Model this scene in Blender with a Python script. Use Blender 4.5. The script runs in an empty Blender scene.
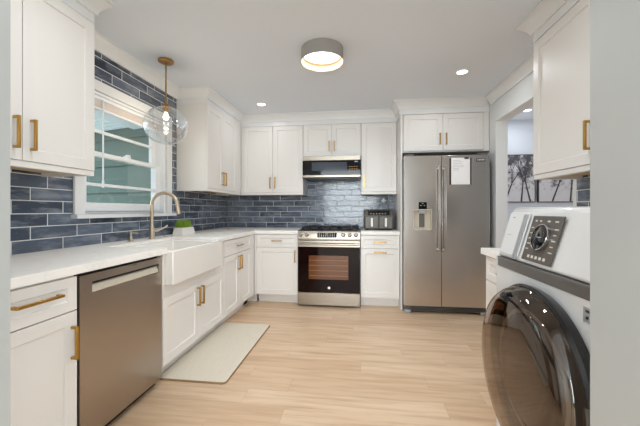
import bpy, bmesh, math, random
from mathutils import Vector, Matrix
random.seed(7)
SC = bpy.context.scene
COL = SC.collection
# ------------------------------------------------------------------ camera
CX, CD, CH, CF, CYAW, CVS = 1.925, 4.393, 1.168, 310.9, 7.06, -2.93
cam = bpy.data.cameras.new('camera'); co = bpy.data.objects.new('camera', cam); COL.objects.link(co)
co.location = (CX, -CD, CH); co.rotation_euler = (math.pi/2, 0, math.radians(CYAW))
cam.sensor_width = 36; cam.lens = 36*CF/640; cam.shift_y = CVS/640; cam.clip_start = .02
SC.camera = co
# ------------------------------------------------------------------ sky, exposure
SC.view_settings.view_transform = 'Standard'; SC.view_settings.look = 'None'
SC.view_settings.gamma = 1; SC.view_settings.use_curve_mapping = False
SC.view_settings.exposure = 0.19
W = bpy.data.worlds.new('sky'); SC.world = W; W.use_nodes = True
bg = W.node_tree.nodes['Background']; bg.inputs[0].default_value = (.78, .89, 1, 1); bg.inputs[1].default_value = 3.2
SC.cycles.max_bounces = 10; SC.cycles.diffuse_bounces = 5; SC.cycles.transparent_max_bounces = 16
SC.cycles.caustics_reflective = False; SC.cycles.caustics_refractive = False
SC.cycles.use_denoising = True; SC.cycles.sample_clamp_indirect = 4
CEIL = 2.44
LAMP = (.95, .98, 1)
def area(name, loc, rot, sx, sy, power, col=(1, 1, 1), parent=None, spread=None, shape='RECTANGLE'):
    l = bpy.data.lights.new(name, 'AREA'); l.shape = shape; l.size = sx; l.size_y = sy; l.energy = power; l.color = col
    if spread: l.spread = spread
    o = bpy.data.objects.new(name, l); COL.objects.link(o); o.location = loc; o.rotation_euler = rot
    if parent: o.parent = parent; o.location = Vector(loc) - WL(parent)
    return o
# added fill lights standing in for daylight, living room behind camera and adjoining room
area('fill_living_back', (1.6, -7.90, 1.45), (math.radians(90), 0, 0), 3.0, 2.0, 190, (.85, .945, 1))
area('fill_living_side', (4.9, -6.0, 1.2), (math.radians(90), 0, math.radians(90)), 2.0, 2.0, 60, (.85, .945, 1))
area('fill_adjoining_side', (6.3, -1.9, 1.4), (math.radians(90), 0, math.radians(90)), 1.8, 1.6, 30, (.93, .96, 1))

# ------------------------------------------------------------------ materials
def lin(c): 
    return tuple(((v/255)/12.92 if v/255 <= .04045 else ((v/255+.055)/1.055)**2.4) for v in c)
class NT:
    def __init__(s, name):
        s.m = bpy.data.materials.new(name); s.m.use_nodes = True; s.t = s.m.node_tree; s.t.nodes.clear()
        s.out = s.t.nodes.new('ShaderNodeOutputMaterial')
    def n(s, typ, ins=None, **attrs):
        nd = s.t.nodes.new('ShaderNode'+typ)
        for k, v in attrs.items(): setattr(nd, k, v)
        for k, v in (ins or {}).items(): s.set(nd.inputs[k], v)
        return nd
    def set(s, sock, v):
        if isinstance(v, bpy.types.NodeSocket): s.t.links.new(v, sock)
        elif isinstance(v, (tuple, list)) and sock.type == 'RGBA' and len(v) == 3: sock.default_value = (*v, 1)
        else: sock.default_value = v
    def math(s, op, a, b=0.0, c=0.0):
        return s.n('Math', {0: a, 1: b, 2: c}, operation=op).outputs[0]
    def mix(s, f, a, b):
        nd = s.n('Mix', data_type='RGBA'); s.set(nd.inputs[0], f); s.set(nd.inputs[6], a); s.set(nd.inputs[7], b); return nd.outputs[2]
    def coords(s, kind='Object'): return s.n('TexCoord').outputs[kind]
    def scaled(s, sc, kind='Object'):
        return s.n('Mapping', {'Vector': s.coords(kind), 'Scale': sc}).outputs[0]
    def noise(s, vec, scale, detail=3, rough=.5):
        return s.n('TexNoise', {'Vector': vec, 'Scale': scale, 'Detail': detail, 'Roughness': rough}).outputs['Fac']
    def bump(s, h, strength=.2, dist=.01): return s.n('Bump', {'Height': h, 'Strength': strength, 'Distance': dist}).outputs[0]
    def bsdf(s, **k):
        b = s.n('BsdfPrincipled')
        for a, v in k.items(): s.set(b.inputs[a.replace('_', ' ')], v)
        s.t.links.new(b.outputs[0], s.out.inputs[0]); return b
    def surf(s, sh): s.t.links.new(sh, s.out.inputs[0])
def mat(name, rgb, rough=.5, metal=0., bump=None, var=0., **k):
    t = NT(name); c = lin(rgb)
    args = dict(Base_Color=c, Roughness=rough, Metallic=metal, **k)
    if bump:
        sc, st = bump; args['Normal'] = t.bump(t.noise(t.coords(), sc), st, .004)
    if var:
        f = t.noise(t.coords(), 3.5, 4)
        args['Base_Color'] = t.mix(f, tuple(v*(1-var) for v in c), tuple(min(1, v*(1+var)) for v in c))
    t.bsdf(**args); return t.m
M = {}
M['paint'] = mat('cabinet_paint', (233, 230, 226), .38, bump=(40, .02))
M['wall'] = mat('wall_paint', (224, 226, 226), .55, bump=(60, .06))
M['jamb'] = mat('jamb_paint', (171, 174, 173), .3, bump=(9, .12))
M['trim'] = mat('trim_paint', (233, 234, 234), .35, bump=(50, .02))
M['ceiling'] = mat('ceiling_paint', (229, 235, 243), .85, bump=(70, .05))
M['blue_wall'] = mat('pale_blue_wall_paint', (206, 212, 221), .6, bump=(60, .05))
M['gold'] = mat('brushed_gold', (192, 150, 78), .28, 1., bump=(120, .03))
M['bronze'] = mat('brushed_champagne_bronze', (206, 188, 164), .3, 1., bump=(150, .03))
M['brass'] = mat('aged_brass', (178, 138, 84), .3, 1., bump=(120, .03))
M['black'] = mat('black_plastic', (16, 16, 17), .35, bump=(80, .02))
M['rubber'] = mat('black_cast_iron', (22, 22, 23), .6, bump=(90, .1))
M['blackglass'] = mat('black_glass', (6, 5, 5), .04, bump=(3, .01), Coat_Weight=.6, Coat_Roughness=.03)
M['doorring'] = mat('black_gloss_plastic', (14, 14, 14), .22, bump=(40, .01))
M['ovenglass'] = mat('dark_oven_glass', (22, 6, 4), .06, bump=(3, .01), Specular_IOR_Level=.15)
M['reflection_stripe'] = mat('oven_stripe_reflection', (140, 92, 50), .4, .5, bump=(60, .02))  # tone of the striped reflection painted on the oven window
M['ovenpane'] = mat('oven_window_warm_reflection', (98, 56, 26), .12, bump=(3, .01))  # brown carries the warm room reflection, painted into the pane
M['porcelain'] = mat('white_fireclay', (243, 240, 235), .12, bump=(12, .01), Coat_Weight=.4)
M['ceramic'] = mat('white_ceramic', (236, 232, 226), .3, bump=(30, .02))
M['soil'] = mat('potting_soil', (60, 44, 32), .9, bump=(80, .6))
M['grass'] = mat('fresh_grass', (134, 168, 44), .5, var=.35)
M['paper'] = mat('white_paper', (236, 235, 234), .8, bump=(60, .02))
M['greyprint'] = mat('grey_print', (150, 150, 152), .8, bump=(60, .02))
M['enamel'] = mat('white_enamel', (228, 229, 230), .22, bump=(20, .01), Coat_Weight=.3)
M['band'] = mat('dark_grey_plastic', (98, 95, 92), .4, bump=(60, .03))
M['panelgrey'] = mat('control_panel_grey', (92, 86, 81), .3, bump=(60, .02))
M['silver'] = mat('silver_plastic', (176, 180, 184), .35, .4, bump=(60, .02))
M['icon'] = mat('pale_print', (214, 210, 204), .6, bump=(60, .01))
M['chrome'] = mat('chrome', (205, 205, 205), .12, 1., bump=(60, .01))
M['maple'] = mat('maple_plywood', (214, 180, 130), .5, var=.12)
M['fixture'] = mat('fixture_grey', (160, 156, 150), .45, .2, bump=(60, .03))
M['cream'] = mat('cream_enamel', (176, 148, 104), .5, bump=(60, .02))
M['grey_plastic'] = mat('warm_grey_plastic', (200, 190, 172), .35, bump=(60, .02))
M['vinyl'] = mat('white_vinyl', (240, 242, 244), .35, bump=(60, .01))
M['roofing'] = mat('roof_shingle', (92, 92, 96), .9, bump=(40, .5))
M['soffit'] = mat('soffit_paint', (236, 245, 252), .6, bump=(20, .05))
M['lawn'] = mat('side_yard_gravel', (206, 204, 196), .95, bump=(30, .4))
M['tree_ink'] = mat('charcoal_print', (66, 64, 66), .8, bump=(60, .02))
M['darkedge'] = mat('dark_canvas_edge', (58, 56, 56), .8, bump=(60, .02))
M['airfryer'] = mat('dark_grey_metal', (92, 88, 82), .38, .2, bump=(60, .02))
def emis(name, rgb, st):
    t = NT(name); e = t.n('Emission', {'Color': rgb, 'Strength': st}); t.surf(e.outputs[0]); return t.m
M['glow'] = emis('lamp_diffuser_glow', (1, .96, .88), 6.0)
M['flushglow'] = emis('flush_diffuser_glow', (1, .97, .91), 2.5)
M['bulbglow'] = emis('bulb_glow', (1, .88, .68), 7.0)
M['led'] = emis('display_glow', (.75, .85, 1), .5)
def fresnel(t, ior):
    bf = t.n('NewGeometry').outputs['Backfacing']
    return t.n('Fresnel', {'IOR': t.math('MULTIPLY_ADD', bf, 1/ior-ior, ior)})
def glassmat(name, tint, ior=1.45, rough=0., extra=.0):
    t = NT(name); fr = fresnel(t, ior)
    g = t.n('BsdfGlossy', {'Roughness': rough, 'Color': (1, 1, 1)}); tr = t.n('BsdfTransparent', {'Color': tint})
    f = t.math('ADD', fr.outputs[0], extra)
    m = t.n('MixShader', {0: f, 1: tr.outputs[0], 2: g.outputs[0]}); t.surf(m.outputs[0]); return t.m
M['glass'] = glassmat('window_glass', (.93, .97, .96), 1.4)
M['globe'] = glassmat('clear_globe_glass', (.96, .97, .98), 1.5, .01, .035)
def doorglass():
    t = NT('smoked_door_glass'); fr = fresnel(t, 1.8)
    g = t.n('BsdfGlossy', {'Roughness': .02, 'Color': (.92, .86, .80)})
    tr = t.n('BsdfTransparent', {'Color': (.42, .32, .25)})
    m = t.n('MixShader', {0: t.math('ADD', fr.outputs[0], .02), 1: tr.outputs[0], 2: g.outputs[0]}); t.surf(m.outputs[0]); return t.m
M['doorglass'] = doorglass()
def steel(name, rgb, sc, rough=.26):
    t = NT(name); v = t.scaled(sc); n = t.noise(v, 1.0, 2)
    c = lin(rgb)
    t.bsdf(Base_Color=t.mix(n, tuple(x*.98 for x in c), tuple(min(1, x*1.02) for x in c)), Metallic=1., Roughness=t.math('MULTIPLY_ADD', n, .03, rough-.015), Normal=t.bump(n, .012, .001)); return t.m
M['steel'] = steel('brushed_stainless_steel', (200, 193, 186), (2, 2, 160))
M['steel_dull'] = steel('brushed_dull_steel', (178, 172, 166), (2, 2, 160), .32)
M['steel_warm'] = steel('brushed_warm_steel', (164, 154, 142), (2, 2, 160), .3)
M['dwsteel'] = steel('brushed_dark_stainless_steel', (176, 166, 156), (3, 260, 3), .3)
def floor_mat():
    t = NT('light_oak_planks'); sep = t.n('SeparateXYZ', {0: t.coords()}); x, y = sep.outputs[0], sep.outputs[1]
    PW, PL = .152, 1.22
    ry = t.math('DIVIDE', y, PW); row = t.math('FLOOR', ry); fy = t.math('FRACT', ry)
    rr = t.n('TexWhiteNoise', {'W': row}, noise_dimensions='1D').outputs[0]
    rx = t.math('ADD', t.math('DIVIDE', x, PL), rr); colm = t.math('FLOOR', rx); fx = t.math('FRACT', rx)
    cv = t.n('CombineXYZ', {0: row, 1: colm}).outputs[0]
    rnd = t.n('TexWhiteNoise', {'Vector': cv}, noise_dimensions='2D').outputs[0]
    off = t.math('MULTIPLY', rnd, 37.)
    gv = t.n('CombineXYZ', {0: t.math('MULTIPLY', x, 1.3), 1: t.math('MULTIPLY_ADD', y, 16., off), 2: off}).outputs[0]
    gr = t.noise(gv, 1.6, 5, .55)
    gv2 = t.n('CombineXYZ', {0: t.math('MULTIPLY', x, 3.), 1: t.math('MULTIPLY_ADD', y, 110., off), 2: off}).outputs[0]
    fine = t.noise(gv2, 1.0, 3)
    a = t.mix(t.math('MULTIPLY_ADD', rnd, .8, .1), lin((214, 183, 150)), lin((234, 208, 178)))
    d = t.n('MapRange', {0: gr, 1: .42, 2: .75, 3: 0., 4: .8}).outputs[0]
    b = t.mix(d, a, lin((190, 152, 116)))
    c = t.mix(t.math('MULTIPLY', fine, .22), b, lin((178, 142, 108)))
    ey = t.math('LESS_THAN', t.math('MINIMUM', fy, t.math('SUBTRACT', 1., fy)), .006)
    ex = t.math('LESS_THAN', t.math('MINIMUM', fx, t.math('SUBTRACT', 1., fx)), .0012)
    e = t.math('MAXIMUM', ey, ex)
    col = t.mix(t.math('MULTIPLY', e, .22), c, lin((128, 98, 72)))
    t.bsdf(Base_Color=col, Roughness=t.math('MULTIPLY_ADD', fine, .15, .33), Normal=t.bump(t.math('SUBTRACT', fine, e), .06, .002)); return t.m
M['floor'] = floor_mat()
def tile_mat(name, ax, phase):
    t = NT(name); sep = t.n('SeparateXYZ', {0: t.coords()}); a = sep.outputs[ax]; z = sep.outputs[2]
    Hh, L = .0775, .3075
    rz = t.math('DIVIDE', t.math('SUBTRACT', z, .914), Hh); row = t.math('FLOOR', rz); fz = t.math('FRACT', rz)
    m3 = t.math('DIVIDE', t.math('FLOORED_MODULO', row, 3.), 3.)
    ra = t.math('SUBTRACT', t.math('DIVIDE', t.math('SUBTRACT', a, phase), L), m3); cl = t.math('FLOOR', ra); fa = t.math('FRACT', ra)
    rnd = t.n('TexWhiteNoise', {'Vector': t.n('CombineXYZ', {0: row, 1: cl}).outputs[0]}, noise_dimensions='2D').outputs[0]
    dz = t.math('MULTIPLY', t.math('MINIMUM', fz, t.math('SUBTRACT', 1., fz)), Hh)
    da = t.math('MULTIPLY', t.math('MINIMUM', fa, t.math('SUBTRACT', 1., fa)), L)
    d = t.math('MINIMUM', dz, da)
    g = t.math('LESS_THAN', d, .0025)
    shift = t.n('CombineXYZ', {0: t.math('MULTIPLY', rnd, 20.), 1: t.math('MULTIPLY', rnd, 31.)}).outputs[0]
    vec = t.n('VectorMath', {0: t.scaled((5, 5, 22)), 1: shift}, operation='ADD').outputs[0]
    cloud = t.noise(vec, 1.0, 4, .6)
    c1 = t.mix(rnd, lin((48, 59, 76)), lin((90, 102, 120)))
    cf = t.n('MapRange', {0: cloud, 1: .46, 2: .70, 3: 0., 4: .85}).outputs[0]
    c2 = t.mix(cf, c1, lin((138, 146, 157)))
    col = t.mix(g, c2, lin((226, 226, 224)))
    vec2 = t.n('VectorMath', {0: t.scaled((9, 9, 14)), 1: shift}, operation='ADD').outputs[0]
    rip = t.noise(vec2, 1.3, 3)
    edge = t.n('MapRange', {0: d, 1: .0015, 2: .008, 3: 0., 4: 1.}).outputs[0]
    tilt = t.math('MULTIPLY', t.math('SUBTRACT', rnd, .5), t.math('SUBTRACT', fz, .5))
    hgt = t.math('ADD', t.math('ADD', t.math('MULTIPLY', rip, .9), t.math('MULTIPLY', edge, .35)), t.math('MULTIPLY', tilt, .5))
    t.bsdf(Base_Color=col, Roughness=t.math('MULTIPLY_ADD', g, .5, .2), Normal=t.bump(hgt, .85, .006), Coat_Weight=.35, Coat_Roughness=.06); return t.m
M['tile_left'] = tile_mat('navy_subway_tile_left', 1, -2.575)
M['tile_back'] = tile_mat('navy_subway_tile_back', 0, .29)
def quartz():
    t = NT('white_quartz'); n = t.noise(t.coords(), 2.2, 8, .65)
    v = t.n('MapRange', {0: t.math('ABSOLUTE', t.math('SUBTRACT', n, .5)), 1: 0., 2: .03, 3: .35, 4: 0.}).outputs[0]
    t.bsdf(Base_Color=t.mix(v, lin((249, 247, 243)), lin((232, 229, 225))), Roughness=.38, Specular_IOR_Level=.22); return t.m
M['quartz'] = quartz()
def rugmat():
    t = NT('woven_cream_rug'); c = t.scaled((60, 9, 1)); n = t.noise(c, 1., 4, .7)
    w = t.n('TexWave', {'Vector': t.coords(), 'Scale': 32., 'Distortion': 1.5, 'Detail': 2.}, bands_direction='Y').outputs['Fac']
    f = t.math('MULTIPLY_ADD', n, .6, t.math('MULTIPLY', w, .18))
    t.bsdf(Base_Color=t.mix(f, lin((236, 228, 214)), lin((206, 192, 170))), Roughness=.95, Normal=t.bump(f, .5, .004)); return t.m
M['rug'] = rugmat()
M['rugedge'] = mat('tan_rug_binding', (150, 120, 84), .9, bump=(200, .3))
def siding():
    t = NT('teal_lap_siding'); n = t.noise(t.scaled((1, 1, 30)), 1.5, 4)
    t.bsdf(Base_Color=t.mix(n, lin((76, 90, 82)), lin((86, 101, 92))), Roughness=.7); return t.m
M['siding'] = siding()
def printmat():
    t = NT('misty_tree_print'); sep = t.n('SeparateXYZ', {0: t.coords()}); z = sep.outputs[2]
    n = t.noise(t.coords(), 14., 9, .72); b = t.noise(t.coords(), 3.2, 3)
    up = t.n('MapRange', {0: z, 1: .10, 2: .42, 3: -.16, 4: .06}).outputs[0]
    f = t.n('MapRange', {0: t.math('ADD', t.math('ADD', n, up), t.math('MULTIPLY', t.math('SUBTRACT', b, .5), .6)), 1: .44, 2: .6, 3: 0., 4: 1.}).outputs[0]
    t.bsdf(Base_Color=t.mix(f, lin((200, 198, 201)), lin((74, 72, 76))), Roughness=.8); return t.m
M['print'] = printmat()

# ------------------------------------------------------------------ mesh helpers
class Fr:
    """a local frame: origin and three axes"""
    def __init__(s, o=(0, 0, 0), x=(1, 0, 0), y=(0, 1, 0), z=(0, 0, 1)):
        s.o, s.x, s.y, s.z = Vector(o), Vector(x), Vector(y), Vector(z)
    def __call__(s, a, b, c): return s.o + s.x*a + s.y*b + s.z*c
WORLD = Fr()
LEFT = Fr((0, 0, 0), (0, 1, 0), (1, 0, 0))        # along = +y, out = +x
BACK = Fr((0, 0, 0), (1, 0, 0), (0, -1, 0))       # along = +x, out = -y
RIGHT = Fr((3.4, 0, 0), (0, 1, 0), (-1, 0, 0))    # along = +y, out = -x
class B:
    def __init__(s): s.bm = bmesh.new()
    def f(s, pts): 
        vs = [s.bm.verts.new(p) for p in pts]; s.bm.faces.new(vs); return s
    def box(s, x0, x1, y0, y1, z0, z1, fr=WORLD):
        v = [s.bm.verts.new(fr(x, y, z)) for z in (z0, z1) for y in (y0, y1) for x in (x0, x1)]
        for q in ((0, 1, 3, 2), (4, 5, 7, 6), (0, 1, 5, 4), (2, 3, 7, 6), (0, 2, 6, 4), (1, 3, 7, 5)): s.bm.faces.new([v[i] for i in q])
        return s
    def shaker(s, a0, a1, z0, z1, n0, fr, th=.02, rail=.06, rec=.009, sl=.004):
        def ring(i, n): return [s.bm.verts.new(fr(a, n, z)) for a, z in ((a0+i, z0+i), (a1-i, z0+i), (a1-i, z1-i), (a0+i, z1-i))]
        R = [ring(0, n0), ring(0, n0+th), ring(rail, n0+th), ring(rail+sl, n0+th-rec)]
        s.bm.faces.new(R[0]); s.bm.faces.new(R[-1])
        for p, q in zip(R, R[1:]):
            for i in range(4): s.bm.faces.new([p[i], p[(i+1) % 4], q[(i+1) % 4], q[i]])
        return s
    def prism(s, pts, axis, lo, hi, fr=WORLD):
        """2D polygon extruded along axis of the frame; pts in the other two axes in order"""
        def P(p, t):
            c = list(p); c.insert(axis, t); return fr(*c)
        a = [s.bm.verts.new(P(p, lo)) for p in pts]; b = [s.bm.verts.new(P(p, hi)) for p in pts]
        s.bm.faces.new(a); s.bm.faces.new(b); n = len(pts)
        for i in range(n): s.bm.faces.new([a[i], a[(i+1) % n], b[(i+1) % n], b[i]])
        return s
    def lathe(s, prof, c, axis=(0, 0, 1), seg=32, closed=False):
        ax = Vector(axis).normalized(); u = ax.orthogonal().normalized(); w = ax.cross(u); c = Vector(c); R = []
        for r, h in prof:
            if r < 1e-6: R.append([s.bm.verts.new(c+ax*h)])
            else: R.append([s.bm.verts.new(c+ax*h+(u*math.cos(2*math.pi*i/seg)+w*math.sin(2*math.pi*i/seg))*r) for i in range(seg)])
        prs = list(zip(R, R[1:])) + ([(R[-1], R[0])] if closed else [])
        for p, q in prs:
            for i in range(seg):
                j = (i+1) % seg
                if len(p) == 1 and len(q) == 1: continue
                if len(p) == 1: s.bm.faces.new([p[0], q[j], q[i]])
                elif len(q) == 1: s.bm.faces.new([p[i], p[j], q[0]])
                else: s.bm.faces.new([p[i], p[j], q[j], q[i]])
        return s
    def cyl(s, c, r, h, axis=(0, 0, 1), seg=28): return s.lathe([(0, 0), (r, 0), (r, h), (0, h)], c, axis, seg)
    def tube(s, path, r, seg=12):
        P = [Vector(p) for p in path]; n = len(P); rings = []; up = None
        for i, p in enumerate(P):
            d = (P[min(i+1, n-1)]-P[max(i-1, 0)]).normalized()
            if up is None: up = d.orthogonal().normalized()
            up = (up-d*up.dot(d)).normalized(); w = d.cross(up); rr = r[i] if isinstance(r, (list, tuple)) else r
            rings.append([s.bm.verts.new(p+(up*math.cos(2*math.pi*k/seg)+w*math.sin(2*math.pi*k/seg))*rr) for k in range(seg)])
        s.bm.faces.new(rings[0]); s.bm.faces.new(rings[-1])
        for p, q in zip(rings, rings[1:]):
            for k in range(seg): s.bm.faces.new([p[k], p[(k+1) % seg], q[(k+1) % seg], q[k]])
        return s
_wl = {}
def WL(o): return _wl.get(o.name, Vector((0, 0, 0)))
def tag(o, label=None, cat=None, group=None, kind=None):
    for k, v in (('label', label), ('category', cat), ('group', group), ('kind', kind)):
        if v: o[k] = v
def obj(name, b, m, parent=None, bevel=0., smooth=True, org=None, label=None):
    """one mesh object; vertices are given in the room and stored relative to the thing's base (or org)"""
    bmesh.ops.recalc_face_normals(b.bm, faces=b.bm.faces)
    o0 = WL(parent) if parent else Vector(org or (0, 0, 0))
    for v in b.bm.verts: v.co -= o0
    me = bpy.data.meshes.new(name); b.bm.to_mesh(me); b.bm.free(); me.materials.append(m if not isinstance(m, str) else M[m])
    o = bpy.data.objects.new(name, me); COL.objects.link(o); _wl[o.name] = o0.copy()
    if parent: o.parent = parent
    else: o.location = o0
    if smooth:
        for p in me.polygons: p.use_smooth = True
        me.set_sharp_from_angle(angle=math.radians(38))
    if bevel:
        md = o.modifiers.new('bevel', 'BEVEL'); md.width = bevel; md.segments = 2; md.limit_method = 'ANGLE'; md.angle_limit = math.radians(40)
        md.harden_normals = False
    if label: o['label'] = label
    return o
def thing(name, label, cat, loc, group=None):
    o = bpy.data.objects.new(name, None); COL.objects.link(o); o.location = loc; o.empty_display_size = .1
    _wl[o.name] = Vector(loc); tag(o, label, cat, group); return o
def struct(name, b, m, **k):
    o = obj(name, b, m, **k)
    if o.parent is None: o['kind'] = 'structure'
    return o

# ------------------------------------------------------------------ the setting
struct('floor', B().box(-1.6, 6.5, -8.1, .5, -.05, 0), 'floor', smooth=False)
struct('ceiling', B().box(-1.6, 6.5, -8.1, .5, CEIL, CEIL+.1), 'ceiling', smooth=False)
WY0, WY1, WZ0, WZ1 = -2.432, -1.475, 1.138, 2.05      # window opening
struct('wall_left', B().box(-.14, 0, -3.70, WY0, 0, CEIL).box(-.14, 0, WY1, 0, 0, CEIL).box(-.14, 0, WY0, WY1, 0, WZ0).box(-.14, 0, WY0, WY1, WZ1, CEIL), 'tile_left', smooth=False)
struct('wall_outer_added_bounce', B().box(-.165, -.1405, -3.70, WY0, -.7, 3.0).box(-.165, -.1405, WY1, .12, -.7, 3.0).box(-.165, -.1405, WY0, WY1, -.7, WZ0).box(-.165, -.1405, WY0, WY1, WZ1, 3.0), 'trim', smooth=False)  # white outer face, unseen, added to bounce daylight between the houses
struct('wall_back', B().box(-.14, 3.4, 0, .12, 0, CEIL), 'tile_back', smooth=False)
OY0, OY1, OZ = -2.04, -.82, 2.13                      # opening to the adjoining room
struct('wall_right', B().box(3.4, 3.52, -3.70, OY0, 0, CEIL).box(3.4, 3.52, OY1, .12, 0, CEIL).box(3.4, 3.52, OY0, OY1, OZ, CEIL), 'wall', smooth=False)
JY0, JY1, JXL, JXR = -3.84, -3.70, 1.04, 2.391        # cased opening the picture is taken through
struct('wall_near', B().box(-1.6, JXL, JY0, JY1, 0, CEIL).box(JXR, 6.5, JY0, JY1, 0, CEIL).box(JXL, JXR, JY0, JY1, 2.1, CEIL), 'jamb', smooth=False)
struct('wall_living_left', B().box(-1.6, -1.45, -8.1, JY0, 0, CEIL), 'wall', smooth=False)
struct('wall_living_right', B().box(5.0, 5.15, -8.1, JY0, 0, CEIL), 'wall', smooth=False)
struct('wall_living_back', B().box(-1.6, 6.5, -8.1, -7.95, 0, CEIL), 'wall', smooth=False)
struct('wall_adjoining_back', B().box(3.52, 6.5, .3, .42, 0, CEIL), 'blue_wall', smooth=False)
struct('wall_adjoining_right', B().box(6.4, 6.5, JY1, .3, 0, CEIL), 'blue_wall', smooth=False)
# crown mouldings: profile in (out, z)
def crown(fr, a0, a1, n0=0., drop=.095, out=.07, m0=0, m1=0):
    prof = [(0, CEIL), (out, CEIL), (out, CEIL-.014), (out-.012, CEIL-.02), (out*.62, CEIL-.036), (out*.34, CEIL-.062), (.018, CEIL-drop+.022), (.014, CEIL-drop+.012), (.014, CEIL-drop), (0, CEIL-drop)]
    b = B(); A, C = [], []
    for n, z in prof:
        A.append(b.bm.verts.new(fr(a0+m0*n, n0+n, z))); C.append(b.bm.verts.new(fr(a1+m1*n, n0+n, z)))
    b.bm.faces.new(A); b.bm.faces.new(C); k = len(prof)
    for i in range(k): b.bm.faces.new([A[i], A[(i+1) % k], C[(i+1) % k], C[i]])
    return b
def join(*bs):
    r = bs[0]
    for q in bs[1:]:
        me = bpy.data.meshes.new('tmp'); q.bm.to_mesh(me); r.bm.from_mesh(me); bpy.data.meshes.remove(me); q.bm.free()
    return r
UT = 2.286                                            # top of the wall cabinets' doors
struct('trim_1', crown(LEFT, -2.70, -1.295), 'trim')
struct('trim_2', crown(RIGHT, -2.125, -.70), 'trim')
def soffit_run(fr, a0, a1, depth, ends, z0):
    """frieze board and crown that close the gap between cabinets and ceiling"""
    b = B().box(a0, a1, .0, depth, z0, CEIL, fr)
    b = join(b, crown(fr, a0-(.07 if ends[0] == -1 else 0), a1+(.07 if ends[1] == 1 else 0), depth, m0=0, m1=0))
    return b
# left near, left far + back, fridge, right
struct('trim_3', join(B().box(-3.699, -2.701, 0, .345, UT+.005, CEIL, LEFT), crown(LEFT, -3.699, -2.701, .345, m1=1), crown(Fr((0, -2.701, 0), (1, 0, 0), (0, 1, 0)), .0, .345, 0., m1=1)), 'trim')
struct('trim_4', join(B().box(-1.295, -.001, 0, .345, UT+.005, CEIL, LEFT), crown(LEFT, -1.295, -.345, .345, m0=-1, m1=-1), crown(Fr((0, -1.295, 0), (1, 0, 0), (0, -1, 0)), .0, .345, 0., m1=1)), 'trim')
struct('trim_5', join(B().box(.345, 2.40, 0.001, .345, UT+.005, CEIL, BACK), crown(BACK, .345, 2.40, .345, m0=1, m1=-1)), 'trim')
FZ = 2.28                                            # top of the doors over the fridge
struct('trim_6', join(B().box(2.40, 3.399, 0.001, .66, FZ+.005, CEIL, BACK), crown(BACK, 2.40, 3.399, .66, m0=-1, m1=-1), crown(Fr((2.40, 0, 0), (0, -1, 0), (-1, 0, 0)), .345, .66, 0., m0=1, m1=1)), 'trim')
struct('trim_7', join(B().box(-3.699, -2.132, 0.001, .305, UT+.005, CEIL, RIGHT), crown(RIGHT, -3.699, -2.132, .305, m1=1), crown(Fr((3.4, -2.132, 0), (-1, 0, 0), (0, 1, 0)), .0, .305, 0., m1=1)), 'trim')
M['tile_right'] = tile_mat('navy_subway_tile_right', 1, -2.2)
struct('trim_8', B().box(-3.699, -2.09, .0005, .009, .914, 1.45, RIGHT), 'tile_right', smooth=False)

# window
win = thing('window_1', 'white double-hung window above the sink', 'window', (0, (WY0+WY1)/2, WZ0)); win['kind'] = 'structure'
cw = .075
b = B().box(WY0-cw, WY0, .0005, .02, WZ0, WZ1+cw, LEFT).box(WY1, WY1+cw, .0005, .02, WZ0, WZ1+cw, LEFT).box(WY0, WY1, .0005, .02, WZ1, WZ1+cw, LEFT)
obj('window_casing', b, 'trim', win, .003)
obj('window_sill', B().box(WY0-cw-.012, WY1+cw+.03, -.06, .05, WZ0-.028, WZ0-.0005, LEFT).box(WY0-cw, WY1+cw, .0005, .012, WZ0-.028, WZ0-.027, LEFT), 'trim', win, .004)
b = B().box(WY0, WY0+.025, -.14, -.001, WZ0, WZ1, LEFT).box(WY1-.025, WY1, -.14, -.001, WZ0, WZ1, LEFT).box(WY0+.025, WY1-.025, -.14, -.001, WZ1-.02, WZ1, LEFT).box(WY0+.025, WY1-.025, -.14, -.06, WZ0, WZ0+.02, LEFT)
obj('window_frame', b, 'vinyl', win, .002)
def sash(z0, z1, n0, n1, bot, top, mun, name):
    y0, y1 = WY0+.026, WY1-.026; st = .062
    b = B().box(y0, y0+st, n0, n1, z0, z1, LEFT).box(y1-st, y1, n0, n1, z0, z1, LEFT).box(y0+st, y1-st, n0, n1, z0, z0+bot, LEFT).box(y0+st, y1-st, n0, n1, z1-top, z1, LEFT)
    s = obj(name, b, 'vinyl', win, .003)
    nm = (n0+n1)/2
    obj('muntin', B().box(y0+st-.002, y1-st+.002, nm-.008, nm+.012, mun-.012, mun+.012, LEFT), 'vinyl', s, .003)
    obj('pane', B().box(y0+st-.004, y1-st+.004, nm-.002, nm+.002, z0+bot-.004, z1-top+.004, LEFT), 'glass', s, smooth=False)
sash(WZ0+.021, 1.615, -.085, -.05, .065, .035, 1.362, 'lower_sash')
sash(1.585, WZ1-.021, -.125, -.09, .035, .05, 1.785, 'upper_sash')
obj('sash_lock', B().box(-1.95, -1.89, -.085, -.055, 1.616, 1.63, LEFT).box(-1.93, -1.90, -.08, -.05, 1.63, 1.645, LEFT), 'vinyl', win, .003)
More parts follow.
